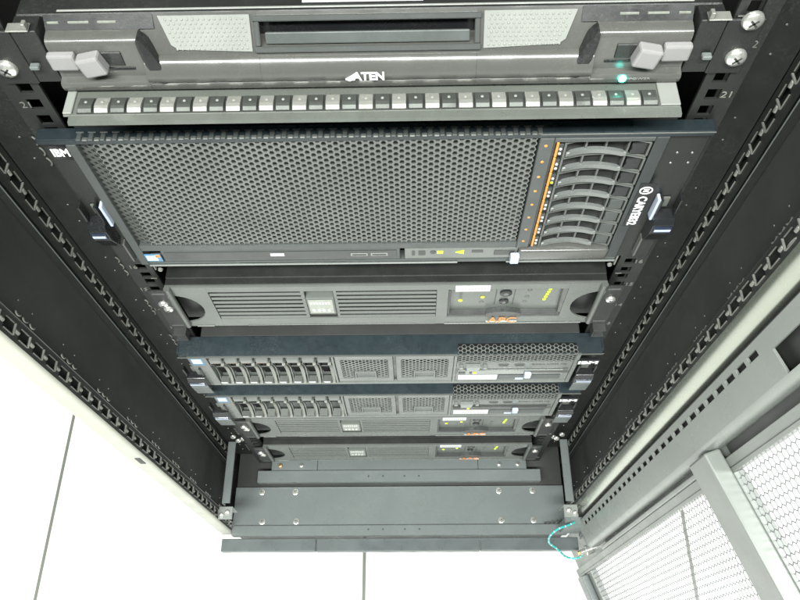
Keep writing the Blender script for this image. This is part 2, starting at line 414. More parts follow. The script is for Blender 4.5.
# ---- door, open about 109 degrees
A = math.radians(19)
H = Vector((0.304, -0.113, 0)); DR = Vector((math.sin(A), -math.cos(A), 0)); DN = Vector((math.cos(A), math.sin(A), 0))
def df(c): return H + DR*c.x + DN*c.y + Vector((0, 0, c.z))     # (s along door, t thickness, z)
zb, zt = -0.135, 1.98
mb = MB(df)
mb.box(0.0545, 0.0685, -0.002, 0.010, zb, zt, 0.0006)                # stile next to the mesh
mb.box(0.531, 0.60, -0.002, 0.010, zb, zt, 0.001)
mb.box(0.0687, 0.5308, -0.0015, 0.010, zb, -0.045, 0.0006)
mb.box(0.0687, 0.5308, -0.0015, 0.010, 0.527, 0.602, 0.0006)
mb.box(0.0687, 0.5308, -0.0015, 0.010, 1.83, zt, 0.0006)
mb.box(-0.004, 0.0543, 0.004, 0.010, zb, zt, 0.0006)                # backing at hinge side (bottom of groove)
door = mb.build('door', M['cab'], cab)
# hinge-side raised channel with a row of slots
mb = MB(df); s0 = 0.006; cz0, cz1 = 0.052, 1.95
mb.box(0.0, s0, -0.012, -0.0095, cz0, cz1, 0); mb.box(s0+0.0052, 0.036, -0.012, -0.0095, cz0, 0.779, 0)
mb.box(s0+0.0052, 0.015, -0.012, -0.0095, 0.779, 0.83, 0); mb.box(s0+0.0052, 0.036, -0.012, -0.0095, 0.83, cz1, 0)
last = cz0
k = 0
while True:
    z = 0.085 + k*0.0243; k += 1
    top = z + 0.0185
    if z > 0.76: break
    mb.box(s0, s0+0.0052, -0.012, -0.0095, last, z, 0); last = top
mb.box(s0, s0+0.0052, -0.012, -0.0095, last, cz1, 0)
# rounded outer edge of the channel going down to the door sheet
R = 0.008
pr = [(0.036 + R*math.sin(PI/2*i/6), -0.012 + R - R*math.cos(PI/2*i/6)) for i in range(7)]
pr2 = [(0.036 + (R-0.0016)*math.sin(PI/2*i/6), -0.012 + R - (R-0.0016)*math.cos(PI/2*i/6)) for i in range(6, -1, -1)]
mb.prism(pr + [(0.044, 0.0035), (0.0424, 0.0035)] + pr2, 'z', cz0, cz1)
mb.build('hinge_channel', M['cab'], door, smooth=True)
mb = MB(df); mb.box(0.0, 0.0405, -0.0015, 0.0034, cz0+0.002, cz1, 0); mb.box(-0.0016, -0.0002, -0.0105, 0.0034, cz0, cz1, 0); mb.build('channel_shade', M['void'], door)  # dark boxes painting the shade behind slots and in the hinge gap
mb = MB(df); mb.prism([(-0.002, -0.012), (0.04, -0.012), (0.030, 0.0035), (0.0, 0.0035)], 'z', 0.046, 0.0505, 0.0004)
mb.box(0.002, 0.010, -0.016, -0.0125, 0.028, 0.052, 0.0006); mb.box(0.020, 0.0225, -0.012, 0.003, 0.020, 0.0455, 0.0004)
mb.build('channel_end', M['base'], door)
MB(df).box(0.0640, 0.0646, -0.0028, -0.0019, zb+0.02, zt, 0).build('door_groove_shade', M['upsd'], door)  # dark strip painting the shade of a thin groove
# dark strips painting the shade down in the groove
MB(df).box(0.0445, 0.0543, 0.0030, 0.0038, 0.607, zt-0.03, 0).build('groove_shade', M['void'], door)
MB(df).box(0.0485, 0.0543, -0.004, 0.0036, 0.09, 0.53, 0.0015, 2).build('inner_rib', M['cab'], door)
MB(df).box(0.0445, 0.0484, 0.0030, 0.0038, 0.10, 0.52, 0).build('groove_shade', M['void'], door)
# cross bar and bottom rail
MB(df).box(0.044, 0.545, -0.020, -0.0025, 0.560, 0.6045, 0.0022, 2).build('crossbar', M['crossbar'], door)
MB(df).box(0.070, 0.53, -0.014, -0.002, -0.098, -0.064, 0.002, 2).build('bottom_rail', M['base'], door)
# perforated panels
def mesh_panel(z0, z1):
    mb = MB(df)
    mb.perf((0.0715, 0.001, z0+0.002), (1, 0, 0), (0, 0, 1), (0, -1, 0), 0.457, z1-z0-0.003, 0.0149, 0.0086, 0.92, 0.0005)
    return mb.build('mesh_panel', M['doormesh'], door)
mesh_panel(-0.045, 0.527); mesh_panel(0.602, 1.25)
# hinge stud with washer for the earth wire
mb = MB(df); mb.rings((0.040, 0.0038, 0.005), (0, -1, 0), [(0, 0.008), (0.010, 0.008), (0.0105, 0.0045), (0.020, 0.0042), (0.021, 0.003)], 16)
mb.build('earth_stud', M['steel'], door, smooth=True)
mb = MB(df); mb.rings((0.040, -0.0172, 0.005), (0, -1, 0), [(0, 0.0042), (0.0035, 0.0042), (0.004, 0.002)], 6)
mb.build('earth_lug', M['brass'], door)
# lower hinge block on the right corner post
mb = MB(); mb.box(0.268, 0.3, -0.128, -0.112, 0.02, 0.075, 0.001)
mb.box(0.300, 0.318, -0.134, -0.118, 0.012, 0.034, 0.002)
hb = mb.build('hinge_block', M['base'], cab)
mb = MB()
for i in range(4): mb.box(0.246+i*0.007, 0.250+i*0.007, -0.1092, -0.1084, -0.001+i*0.003, 0.012+i*0.003, 0.0003)
mb.build('hinge_slot', M['void'], hb)

# ---- earth wire
wp = [(0.281, -0.122, 0.082), (0.268, -0.128, 0.088), (0.254, -0.133, 0.090), (0.245, -0.138, 0.078), (0.2425, -0.142, 0.058), (0.246, -0.147, 0.040),
      (0.259, -0.152, 0.024), (0.270, -0.157, 0.006), (0.280, -0.160, -0.012), (0.295, -0.162, -0.018), (0.305, -0.160, -0.008), (0.3045, -0.156, 0.003)]
def catmull(P, n=9):
    P = [Vector(p) for p in P]; out = []
    for i in range(len(P)-1):
        a, b, c, d = P[max(i-1, 0)], P[i], P[i+1], P[min(i+2, len(P)-1)]
        for k in range(n):
            t = k/n
            out.append(0.5*((2*b) + (c-a)*t + (2*a-5*b+4*c-d)*t*t + (-a+3*b-3*c+d)*t**3))
    out.append(P[-1]); return out
mb = MB(); mb.tube(catmull(wp), 0.0017, 8, alt=lambda j: 1 if j % 6 == 5 else 0)
wire = mb.build('earth_wire', [M['teal'], M['paper']], None, smooth=True)
wire['label'] = 'teal and white earth wire looping from the cabinet corner to the open door'; wire['category'] = 'wire'

# ------------------------------------------------------------------ console drawer (top)
kz = 21*U
kvm = thing('console_drawer', 'grey console drawer with pale textured grips and lit teal lamp, topmost in the rack', 'console drawer', (0, 0, kz))
box('chassis', M['black'], kvm, -0.2185, 0.2185, 0.012, 0.62, 0.002, 0.0437, bev=0.001)
XP = 0.142
# middle section profile (y, z): lip, band, sloped grip face, dark top
mid = [(-0.003, -0.002), (-0.0075, -0.0016), (-0.0090, 0.0005), (-0.0097, 0.0035), (-0.0095, 0.0056), (-0.0082, 0.0064), (-0.0100, 0.0072), (-0.0110, 0.0086), (-0.0108, 0.0120), (-0.0098, 0.0155), (-0.0082, 0.0186), (-0.0063, 0.0208), (-0.0042, 0.0221), (-0.002, 0.0225)]
top = [(0.0115, 0.0432), (0.0119, 0.0437)]
back = [(0.0119, -0.002)]
mb = MB()
mb.prism(mid + [(-0.002, 0.0226)] + top + back, 'x', -XP, -0.0685)
mb.prism(mid + [(-0.002, 0.0226)] + top + back, 'x', 0.0685, XP)
# pocket of the pull handle: rim, floor and rear wall
mb.prism(mid + [(0.0006, 0.0262), (0.0119, 0.0262), (0.0119, -0.002)], 'x', -0.0684, 0.0684)
mb.prism([(0.0085, 0.0395), (0.0119, 0.0437), (0.0119, 0.0395)], 'x', -0.0684, 0.0684)
face = mb.build('fascia', M['kvm'], kvm, smooth=True)
box('pocket_wall', M['blackgloss'], kvm, -0.0684, 0.0684, 0.0119, 0.0128, 0.020, 0.042, bev=0)
# ring rim round the pocket
def slope(z, off=0.0): return (-0.002 + (z-0.0226)/(0.0432-0.0226)*0.0135 - off*0.83, z + off*0.55)
mb = MB()
for z in (0.0248, 0.0405):
    a, b, c, d = slope(z-0.0016), slope(z+0.0016), slope(z+0.0016, 0.0022), slope(z-0.0016, 0.0022)
    mb.prism([a, b, c, d], 'x', -0.071, 0.071, 0.0006)
for x in (-0.0702, 0.0668):
    a, b, c, d = slope(0.0266), slope(0.0388), slope(0.0388, 0.0022), slope(0.0266, 0.0022)
    mb.prism([a, b, c, d], 'x', x, x+0.0034, 0.0006)
mb.build('pocket_rim', M['rim'], kvm)
mb = MB(); a, b, c, d = slope(0.0275, -0.003), slope(0.0335, -0.003), slope(0.0335, 0.001), slope(0.0275, 0.001)
mb.prism([a, b, c, d], 'x', -0.0640, 0.0640, 0.0008, 2)
mb.build('pull_handle', M['handle'], kvm)
# textured grips
for sx in (-1, 1):
    mb = MB(); n = Vector((0, -0.835, 0.55)); 
    def G(x, z, off): y, zz = slope(z, off); return (x, y, zz)
    o4 = [(sx*0.1295, 0.0425), (sx*0.0725, 0.0425), (sx*0.0725, 0.0240), (sx*0.119, 0.0255), (sx*0.1235, 0.028)]
    A0 = [mb.v(G(x, z, 0.0002)) for x, z in o4]; B0 = [mb.v(G(x, z, 0.0012)) for x, z in o4]
    mb.face(B0)
    for i in range(5): mb.face([A0[i], A0[(i+1) % 5], B0[(i+1) % 5], B0[i]])
    for r in range(8):
        for c in range(16):
            z = 0.0258 + r*0.0021; x = 0.0755 + c*0.0034 + (0.0017 if r % 2 else 0)
            if x > 0.121 + (z-0.028)*0.35: continue
            mb.rings(G(sx*x, z, 0.0012), n, [(0, 0.0009), (0.0004, 0.00075), (0.00055, 0.0004)], 8)
    mb.build('grip', M['grip'], kvm)
# end sections with slide latches
for sx in (-1, 1):
    mb = MB()
    e = [(-0.003, -0.002), (-0.0075, -0.0016), (-0.0090, 0.0005), (-0.0097, 0.0035), (-0.0095, 0.0056), (-0.0085, 0.0068), (-0.0060, 0.0072), (-0.0042, 0.0080), (-0.0038, 0.0100), (-0.0030, 0.0320), (-0.0024, 0.0342), (-0.0008, 0.0356), (0.0020, 0.0364), (0.006, 0.0368), (0.0119, 0.0437), (0.0119, -0.002)]
    x0, x1 = XP+0.0002, 0.2005
    mb.prism(e, 'x', sx*x0, sx*x1)
    mb.build('end_face', M['kvm'], kvm, smooth=True)
    mb = MB(); mb.prism([(0.0062, 0.0369), (0.0115, 0.0433), (0.0117, 0.0440), (0.0058, 0.0372)], 'x', sx*0.1325, sx*0.2004)
    mb.build('dark_strip', M['kvmdark'], kvm)
    # shadow of the hollow beside the end face, shaped as a dark blade
    mb = MB(); pts = []
    for k in range(20):
        t = 2*PI*k/20; a_, b_ = 0.0165*math.cos(t), 0.0042*math.sin(t)*(1 - 0.25*math.cos(t))
        pts.append((sx*(0.1370 + a_*0.31 + b_*0.95), 0.0222 + a_*0.95 - b_*0.31))
    A0 = [mb.v((x, -0.0108 + (z-0.006)*0.20, z)) for x, z in pts]
    A1 = [mb.v((sx*0.1370 + (x-sx*0.1370)*0.8, -0.0112 + (z-0.006)*0.20, 0.0222 + (z-0.0222)*0.92)) for x, z in pts]
    B0 = [mb.v((x, 0.004, z)) for x, z in pts]
    mb.face(A1); n_ = len(pts)
    for i in range(n_):
        mb.face([A1[i], A1[(i+1) % n_], A0[(i+1) % n_], A0[i]]); mb.face([A0[i], A0[(i+1) % n_], B0[(i+1) % n_], B0[i]])
    mb.build('scoop_shadow', M['kvmdark'], kvm, smooth=True)
    mb = MB(); mb.box(sx*0.184, sx*0.2015, -0.0085, -0.003, 0.0165, 0.029, 0.0015, 2); mb.build('latch_block', M['latch'], kvm)
    mb = MB(lambda c, sx=sx: Vector((sx*0.1745, -0.006, 0.0215)) + Matrix.Rotation(sx*0.22, 3, 'Y') @ c)
    mb.box(-0.0078, 0.0078, -0.006, 0.003, -0.0075, 0.0072, 0.0017, 2); mb.build('latch', M['latch'], kvm)
    box('latch_slot', M['kvmdark'], kvm, sx*0.1555, sx*0.168, -0.0042, -0.003, 0.0165, 0.0275, bev=0.0003)
    box('latch_groove', M['blackgloss'], kvm, sx*0.150, sx*0.2005, -0.0045, -0.003, 0.0135, 0.0150, bev=0)
    # printed legends above
    mb = MB(); t = 0.0
    for x, w in ((0.1555, 0.0115), (0.1725, 0.013), (0.1915, 0.007)):
        ya, za = 0.0086, 0.0401
        mb.box(sx*x, sx*(x+w), ya-0.0005, ya+0.0004, za-0.0001, za+0.0010, 0)
    mb.build('legend', M['badge'], kvm)
    # rack ears
    mb = MB(); mb.box(sx*0.2190, sx*0.2413, -0.002, 0.0, -0.0005, 0.0435, 0.0005)
    mb.box(sx*0.2025, sx*0.2185, -0.002, 0.012, 0.001, 0.0435, 0.0005)
    ear = mb.build('rack_ear', M['black'], kvm)
    mb = MB(); mb.box(sx*0.2060, sx*0.2200, -0.0035, 0.004, 0.0440, 0.0452, 0.0004); mb.box(sx*0.2060, sx*0.2085, -0.0035, 0.001, 0.0455, 0.0500, 0.0004); mb.build('ear_bracket', M['edge'], ear)
    screw(ear, (sx*0.2335, -0.002, 0.0143), 0.0066)
    if sx > 0: screw(ear, (sx*0.2325, -0.002, 0.0437), 0.0066)
    mb = MB(); mb.box(sx*0.2105, sx*0.2165, -0.007, -0.0025, 0.016, 0.019, 0.0006); mb.build('ear_clip', M['base'], ear)
# indicator and lettering
mb = MB(); mb.rings((0.1628, -0.0102, 0.0050), (0, -1, 0.2), [(0, 0.0026), (0.0008, 0.0026), (0.0016, 0.0016)], 14); mb.build('power_lamp', M['lteal'], kvm, smooth=True)
text('power_lettering', 'POWER', 0.0135, 0.0018, (0.1675, -0.0098, 0.0033), M['grip'], kvm, thick=0.0003)
text('maker_lettering', 'ATEN', 0.0205, 0.0063, (-0.0105, -0.0120, 0.0088), M['white'], kvm, v=(0, 0.12, 0.993), bold=0.035)
mb = MB(); mb.prism([(-0.0150, 0.0092), (-0.0075, 0.0142), (-0.0100, 0.0090), (-0.0122, 0.0078)], 'y', -0.0121, -0.0100); mb.build('maker_swoosh', M['white'], kvm)
# top edge strips and a label on the lid
box('lid_edge', M['grip'], kvm, -0.192, 0.2005, 0.0135, 0.0150, 0.0442, 0.0452, bev=0.0003)
box('lid_label', M['paper'], kvm, -0.040, 0.035, 0.0185, 0.030, 0.0442, 0.0446, bev=0)
# tray with piano hinge under the fascia
mb = MB(); mb.box(-0.2005, 0.2005, -0.0262, 0.012, -0.0060, -0.0044, 0.0003)
mb.prism([(-0.0262, -0.006), (-0.0262, -0.0044), (-0.0315, -0.0050), (-0.0325, -0.0072), (-0.0318, -0.0074), (-0.0308, -0.0060)], 'x', -0.1965, 0.2005)
tray = mb.build('hinge_tray', M['cream'], kvm)
N = 35; x0, x1 = -0.1915, 0.1865; pw = (x1-x0)/N
MB().box(x0, x1, -0.0252, -0.0118, -0.00439, -0.0041, 0).build('hinge_gap_shade', M['void'], tray)  # dark strip painting the shade in gaps between knuckles
kb, kd, pin = MB(), MB(), MB()
for i in range(N):
    a = x0 + i*pw + 0.0008; b = x0 + (i+1)*pw - 0.0008
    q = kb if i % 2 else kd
    q.prism([(-0.0248, -0.0043), (-0.0252, -0.0034), (-0.0225, -0.0018), (-0.0205, -0.0014), (-0.0185, -0.0018), (-0.0125, -0.0031), (-0.012, -0.0043)], 'x', a, b, 0.0003)
    pin.rings(((a+b)/2, -0.0172, -0.0022), (0, -0.15, 1), [(0, 0.0011), (0.0004, 0.001), (0.0006, 0.0005)], 8)
kb.build('bright_knuckle', M['knuckB'], tray); kd.build('dull_knuckle', M['knuckD'], tray); pin.build('rivet', M['grip'], tray)
mb = MB(); mb.box(0.1875, 0.2004, -0.0255, 0.002, -0.0043, -0.0028, 0.0004); mb.build('tray_end', M['grip'], tray)
mb = MB(); mb.box(-0.2004, -0.1945, -0.0255, 0.002, -0.0043, -0.0028, 0.0004); mb.build('tray_end', M['grip'], tray)

# ------------------------------------------------------------------ latch used on the servers
def ear_latch(parent, sx, x0, x1, z0, z1, yf, dep, tall=False):
    """black release latch with a glossy blue band"""
    mb = MB(); xa, xb = sx*x0, sx*x1
    h = z1-z0
    prof = [(yf, z0+h*0.02), (yf-dep*0.55, z0+h*0.0), (yf-dep, z0+h*0.30), (yf-dep*1.02, z0+h*0.52), (yf-dep*0.8, z0+h*0.62), (yf-dep*0.1, z0+h*0.64), (yf, z0+h*0.64)]
    mb.prism(prof, 'x', xa, xb, 0.0007, 2)
    mb.box(xa, xa+sx*0.002, yf-dep*0.6, yf, z0+h*0.66, z1, 0.0004); mb.box(xb-sx*0.002, xb, yf-dep*0.6, yf, z0+h*0.66, z1, 0.0004)
    o = mb.build('release_latch', M['blackgloss'], parent)
    mb = MB(); ym = yf-dep*1.03
    mb.box(xa+sx*0.0012, xb-sx*0.0012, ym-0.0012, ym+0.002, z0+h*0.36, z0+h*0.50, 0.0008, 2); mb.build('latch_band', M['navy'], o)
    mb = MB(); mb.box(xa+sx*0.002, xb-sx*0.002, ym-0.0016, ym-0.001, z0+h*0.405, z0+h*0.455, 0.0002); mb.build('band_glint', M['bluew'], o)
    mb = MB(); mb.box(xa+sx*0.0035, xb-sx*0.008, yf-0.002, yf, z0+h*0.72, z0+h*0.93, 0.0005); mb.build('latch_screw_tab', M['cream'], o)
    return o

# ------------------------------------------------------------------ four-unit server
sv = thing('rack_server', 'large four-unit server with a wide perforated front and eight curved drive handles', 'server', (0, 0, 16*U), 'rack servers')
box('chassis', M['void'], sv, -0.2185, 0.2185, 0.004, 0.66, 0.001, 0.1755, bev=0.001)
YB = -0.012
mb = MB(); mb.box(-0.2413, 0.2413, YB, -0.0005, 0.1712, 0.1768, 0.0009, 2)
mb.build('top_rail', M['lid4'], sv)
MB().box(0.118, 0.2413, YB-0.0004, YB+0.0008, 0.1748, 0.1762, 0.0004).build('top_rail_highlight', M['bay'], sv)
# tabs where the mesh folds over the top
mb = MB(); x = -0.2115
while x < 0.117:
    mb.box(x, x+0.0035, YB-0.0008, YB+0.0062, 0.1764, 0.1775, 0.0004)
    mb.box(x-0.0012, x+0.0047, YB+0.0062, YB+0.0075, 0.1764, 0.1774, 0.0003)
    x += 0.00862
mb.build('mesh_tab', M['ibm'], sv)
mb = MB(); x = -0.2072
while x < 0.117:
    mb.box(x, x+0.0042, YB-0.0012, YB+0.0022, 0.1762, 0.1776, 0.0006); x += 0.00862
mb.build('mesh_fold', M['mesh4'], sv)
# bezel body: strips framing the mesh and the bay
mb = MB()
mb.box(-0.2217, -0.2143, YB, -0.001, 0.002, 0.171, 0.0006)
mb.box(-0.2142, 0.1185, YB, -0.001, 0.0255, 0.0335, 0.0006)
mb.box(0.1186, 0.1292, YB, -0.001, 0.0235, 0.171, 0.0006)
mb.box(0.1293, 0.201, YB, -0.001, 0.1665, 0.171, 0.0006)
mb.box(-0.2142, 0.2108, YB, -0.001, 0.0010, 0.0060, 0.0006)
mb.build('bezel', M['ibm'], sv)
mb = MB(); mb.box(0.2012, 0.2108, YB, -0.001, 0.0061, 0.171, 0.0006); mb.build('label_strip', M['dark4'], sv)
# mesh: flat field plus a return bent back at the left
mb = MB(); mb.perf((-0.2000, YB+0.001, 0.0355), (1, 0, 0), (0, 0, 1), (0, -1, 0), 0.3160, 0.1375, 0.00862, 0.0063, 0.68, 0.0011)
d = Vector((0.0135, -0.0035, 0)).normalized()
mb.perf((-0.2135, YB+0.0045, 0.0355), d, (0, 0, 1), (d.y, -d.x, 0), 0.0128, 0.1375, 0.00862, 0.0063, 0.64, 0.0011)
mb.build('mesh_panel', M['mesh4'], sv)
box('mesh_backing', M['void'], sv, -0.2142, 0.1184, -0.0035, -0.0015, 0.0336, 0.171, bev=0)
# ears
for sx in (-1, 1):
    x0, x1 = (0.2222, 0.2413) if sx < 0 else (0.2112, 0.2413)
    mb = MB(); mb.box(sx*x0, sx*x1, -0.0075, -0.0005, 0.0008, 0.171, 0.0006)
    ear = mb.build('ear', M['black'], sv)
    MB().box(sx*x0, sx*(x0+0.0007), -0.0083, -0.0076, 0.004, 0.17, 0).build('ear_seam', M['ibm'], ear)
    ear_latch(ear, sx, 0.2275 if sx < 0 else 0.2250, 0.2425, 0.040, 0.098, -0.0076, 0.013)
    MB().box(sx*0.2225, sx*0.2250, -0.015, -0.0077, 0.070, 0.098, 0.0006).build('latch_tab', M['bluew'], ear)
    MB().prism([(sx*0.2245, 0.040), (sx*0.2262, 0.040), (sx*0.2262, 0.012), (sx*0.2245, 0.010)], 'y', -0.014, -0.0077, 0.0004).build('latch_arm', M['bay'], ear)
mb = MB()
for x, z in ((0.2228, 0.1485), (0.2215, 0.1365), (0.2340, 0.1480), (0.2345, 0.1365)): mb.rings((x, -0.0077, z), (0, -1, 0), [(0, 0.0011), (0.0005, 0.0008)], 8)
mb.build('ear_rivet', M['edge'], sv)
MB().box(-0.2375, -0.2240, -0.0081, -0.0076, 0.1500, 0.1665, 0).build('maker_plate', M['blackgloss'], sv)
text('maker_lettering', 'IBM', 0.0125, 0.0085, (-0.2370, -0.0084, 0.1545), M['white'], sv, bold=0.04)
# name label
MB().box(0.2040, 0.2168, YB-0.0006, YB-0.0001, 0.058, 0.117, 0).build('name_plate', M['blackgloss'], sv)
text('name_lettering', 'CARYE832', 0.0400, 0.0078, (0.2062, YB-0.0010, 0.1010), M['white'], sv, u=(0, 0, -1), v=(1, 0, 0), bold=0.03)
mb = MB()
ring = 20
for (r0, r1) in ((0.0038, 0.0030),):
    A0 = [(0.2102 + 1.4*r0*math.cos(2*PI*i/ring), 0.1085 + 1.25*r0*math.sin(2*PI*i/ring)) for i in range(ring)]
    B0 = [(0.2102 + 1.4*r1*math.cos(2*PI*i/ring), 0.1085 + 1.25*r1*math.sin(2*PI*i/ring)) for i in range(ring)]
    for i in range(ring):
        j = (i+1) % ring
        mb.prism([A0[i], A0[j], B0[j], B0[i]], 'y', YB-0.0010, YB-0.0006)
mb.box(0.2080, 0.2124, YB-0.0010, YB-0.0006, 0.1068, 0.1078, 0); mb.box(0.2080, 0.2124, YB-0.0010, YB-0.0006, 0.1094, 0.1104, 0); mb.box(0.2097, 0.2107, YB-0.0010, YB-0.0006, 0.1078, 0.1094, 0)
mb.build('name_emblem', M['white'], sv)
# orange strip and marks
mb = MB()
for i in range(8):
    z = 0.0275 + i*0.0176; mb.box(0.1312, 0.1330, YB-0.0006, YB+0.001, z, z+0.0160, 0.0003)
mb.build('orange_strip', M['orange'], sv)
MB().box(0.1293, 0.1311, YB+0.0015, -0.001, 0.0235, 0.1664, 0).build('strip_recess', M['blackgloss'], sv)
mb = MB()
for i in range(8): mb.rings((0.1236, YB, 0.0355 + i*0.01825), (0, -1, 0), [(0, 0.0014), (0.0003, 0.0012)], 5)
mb.build('bay_mark', M['orange'], sv)
# eight drives
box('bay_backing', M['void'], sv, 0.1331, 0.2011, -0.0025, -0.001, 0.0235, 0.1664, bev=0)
def arc(x0, x1, y, sag, th, n=14):
    o = []
    for i in range(n+1):
        t = i/n; o.append((x0+(x1-x0)*t, y - sag*(1-(2*t-1)**2)))
    return o + [(x, yy+th) for x, yy in reversed(o)]
for i in range(8):
    z = 0.0245 + i*0.0176
    mb = MB()
    mb.prism(arc(0.1375, 0.1990, YB+0.0004, -0.0050, 0.0016), 'z', z+0.0158, z+0.0168, 0.0002)    # thin ribs above / below
    mb.prism(arc(0.1375, 0.1990, YB+0.0004, -0.0050, 0.0016), 'z', z+0.0006, z+0.0012, 0)
    for k, x in enumerate((0.1375, 0.1535, 0.1685, 0.1845, 0.1985)):
        t = (x-0.1375)/0.0615; y = YB+0.0008 + 0.0050*(1-(2*t-1)**2)
        mb.box(x, x+0.0016, y, -0.0026, z+0.0012, z+0.0158, 0.0002)
    dr = mb.build('drive', M['bay'], sv)
    mb = MB(); mb.prism(arc(0.1395, 0.1840, YB-0.0006, -0.0042, 0.0030), 'z', z+0.0022, z+0.0066, 0.0011, 2); mb.build('drive_handle', M['handle4'], dr, smooth=True)
    MB().box(0.1868, 0.1978, YB+0.0020, -0.004, z+0.0025, z+0.0148, 0.0006).build('drive_pad', M['blackgloss'] if i > 3 else M['ibm'], dr)  # upper pads dark, lower grey: fall of light put into the colour
    MB().box(0.1334, 0.1372, YB+0.0016, -0.0026, z+0.002, z+0.0150, 0.0003).build('lamp_bar', M['dark4'], dr)
    for zz_, g_ in ((0.0100, False), (0.0050, i == 5)):
        mb = MB(); mb.rings((0.1352, YB+0.0016, z+zz_), (0, -1, 0), [(0, 0.0012), (0.0006, 0.0010)], 8); mb.build('drive_lamp', M['lgreen'] if g_ else M['whitep'], dr)
mb = MB(); mb.box(0.1215, 0.2011, YB-0.0030, -0.0010, 0.0065, 0.0228, 0.0025, 3); mb.build('bay_sill', M['kvm'], sv, smooth=True)
# bottom strip: optical drive, sockets, lamps
mb = MB(); mb.box(-0.1985, 0.0160, YB+0.0008, -0.001, 0.0065, 0.0250, 0.0006); od = mb.build('optical_drive', M['ibm'], sv)
MB().box(-0.1960, 0.0130, YB+0.0003, YB+0.0007, 0.0105, 0.0220, 0.0002).build('drive_tray', M['upsd'], od)
MB().box(-0.1005, -0.0880, YB-0.0002, YB+0.0003, 0.0150, 0.0190, 0.0001).build('drive_logo', M['stickw'], od)
mb = MB(); mb.box(-0.0285, -0.013, YB-0.0002, YB+0.0003, 0.0135, 0.0185, 0.0003); mb.box(-0.0105, 0.005, YB-0.0002, YB+0.0003, 0.0135, 0.0185, 0.0003); mb.build('usb_socket', M['silver'], od)
mb = MB(); mb.box(-0.0270, -0.0145, YB-0.0004, YB-0.0001, 0.0150, 0.0168, 0); mb.box(-0.0090, 0.0035, YB-0.0004, YB-0.0001, 0.0150, 0.0168, 0); mb.build('usb_opening', M['void'], od)
mb = MB(); mb.box(0.0200, 0.1210, YB+0.0008, -0.001, 0.0065, 0.0232, 0.0005); lp = mb.build('light_panel', M['ibml'], sv)
mb = MB(); mb.box(0.0265, 0.0290, YB+0.0002, YB+0.0010, 0.0130, 0.0200, 0); mb.box(0.0325, 0.0385, YB+0.0002, YB+0.0010, 0.0130, 0.0200, 0.0002); mb.rings((0.0455, YB+0.0008, 0.0175), (0, -1, 0), [(0, 0.0028), (0.0006, 0.0026)], 10)
mb.box(0.0800, 0.0900, YB+0.0002, YB+0.001, 0.0165, 0.0205, 0.0003); mb.box(0.1000, 0.1180, YB+0.0002, YB+0.0012, 0.0120, 0.0200, 0.0004); mb.build('panel_detail', M['upsd'], lp)
mb = MB(); mb.box(0.0490, 0.0545, YB+0.0002, YB+0.001, 0.0155, 0.0195, 0.0002); mb.prism([(0.0655, 0.0175), (0.0730, 0.0205), (0.0730, 0.0150)], 'y', YB, YB+0.001); mb.build('panel_lamp', M['lgreen'], lp)
MB().box(0.1145, 0.1225, YB-0.006, YB-0.0005, 0.0060, 0.0180, 0.0008).build('pull_tag', M['bluew'], lp)
mb = MB(); mb.box(-0.2140, -0.1995, YB-0.0003, YB+0.0006, 0.0085, 0.0200, 0.0001); st = mb.build('maker_sticker', M['stickb'], sv)
mb = MB(); mb.box(-0.2128, -0.2030, YB-0.0006, YB-0.0003, 0.0105, 0.0180, 0); mb.build('sticker_centre', M['stickw'], st)
MB().box(-0.2040, -0.2000, YB-0.0006, YB-0.0003, 0.0160, 0.0195, 0).build('sticker_corner', M['orange'], st)
mb = MB(); mb.box(-0.2142, 0.068, YB-0.0012, YB-0.0001, 0.0008, 0.0032, 0.0004); mb.box(0.112, 0.2108, YB-0.0012, YB-0.0001, 0.0008, 0.0032, 0.0004); mb.build('bottom_lip', M['silver'], sv)
# cage clips hanging just under the ears
for sx in (-1, 1):
    mb = MB(); mb.box(sx*0.2150, sx*0.2165, -0.006, 0.0, -0.018, 0.0, 0.0003); mb.rings((sx*0.212, -0.004, -0.019), (0, -1, 0), [(0, 0.0024), (0.002, 0.002)], 10)
    mb.build('rail_pin', M['edge'], sv, smooth=True)

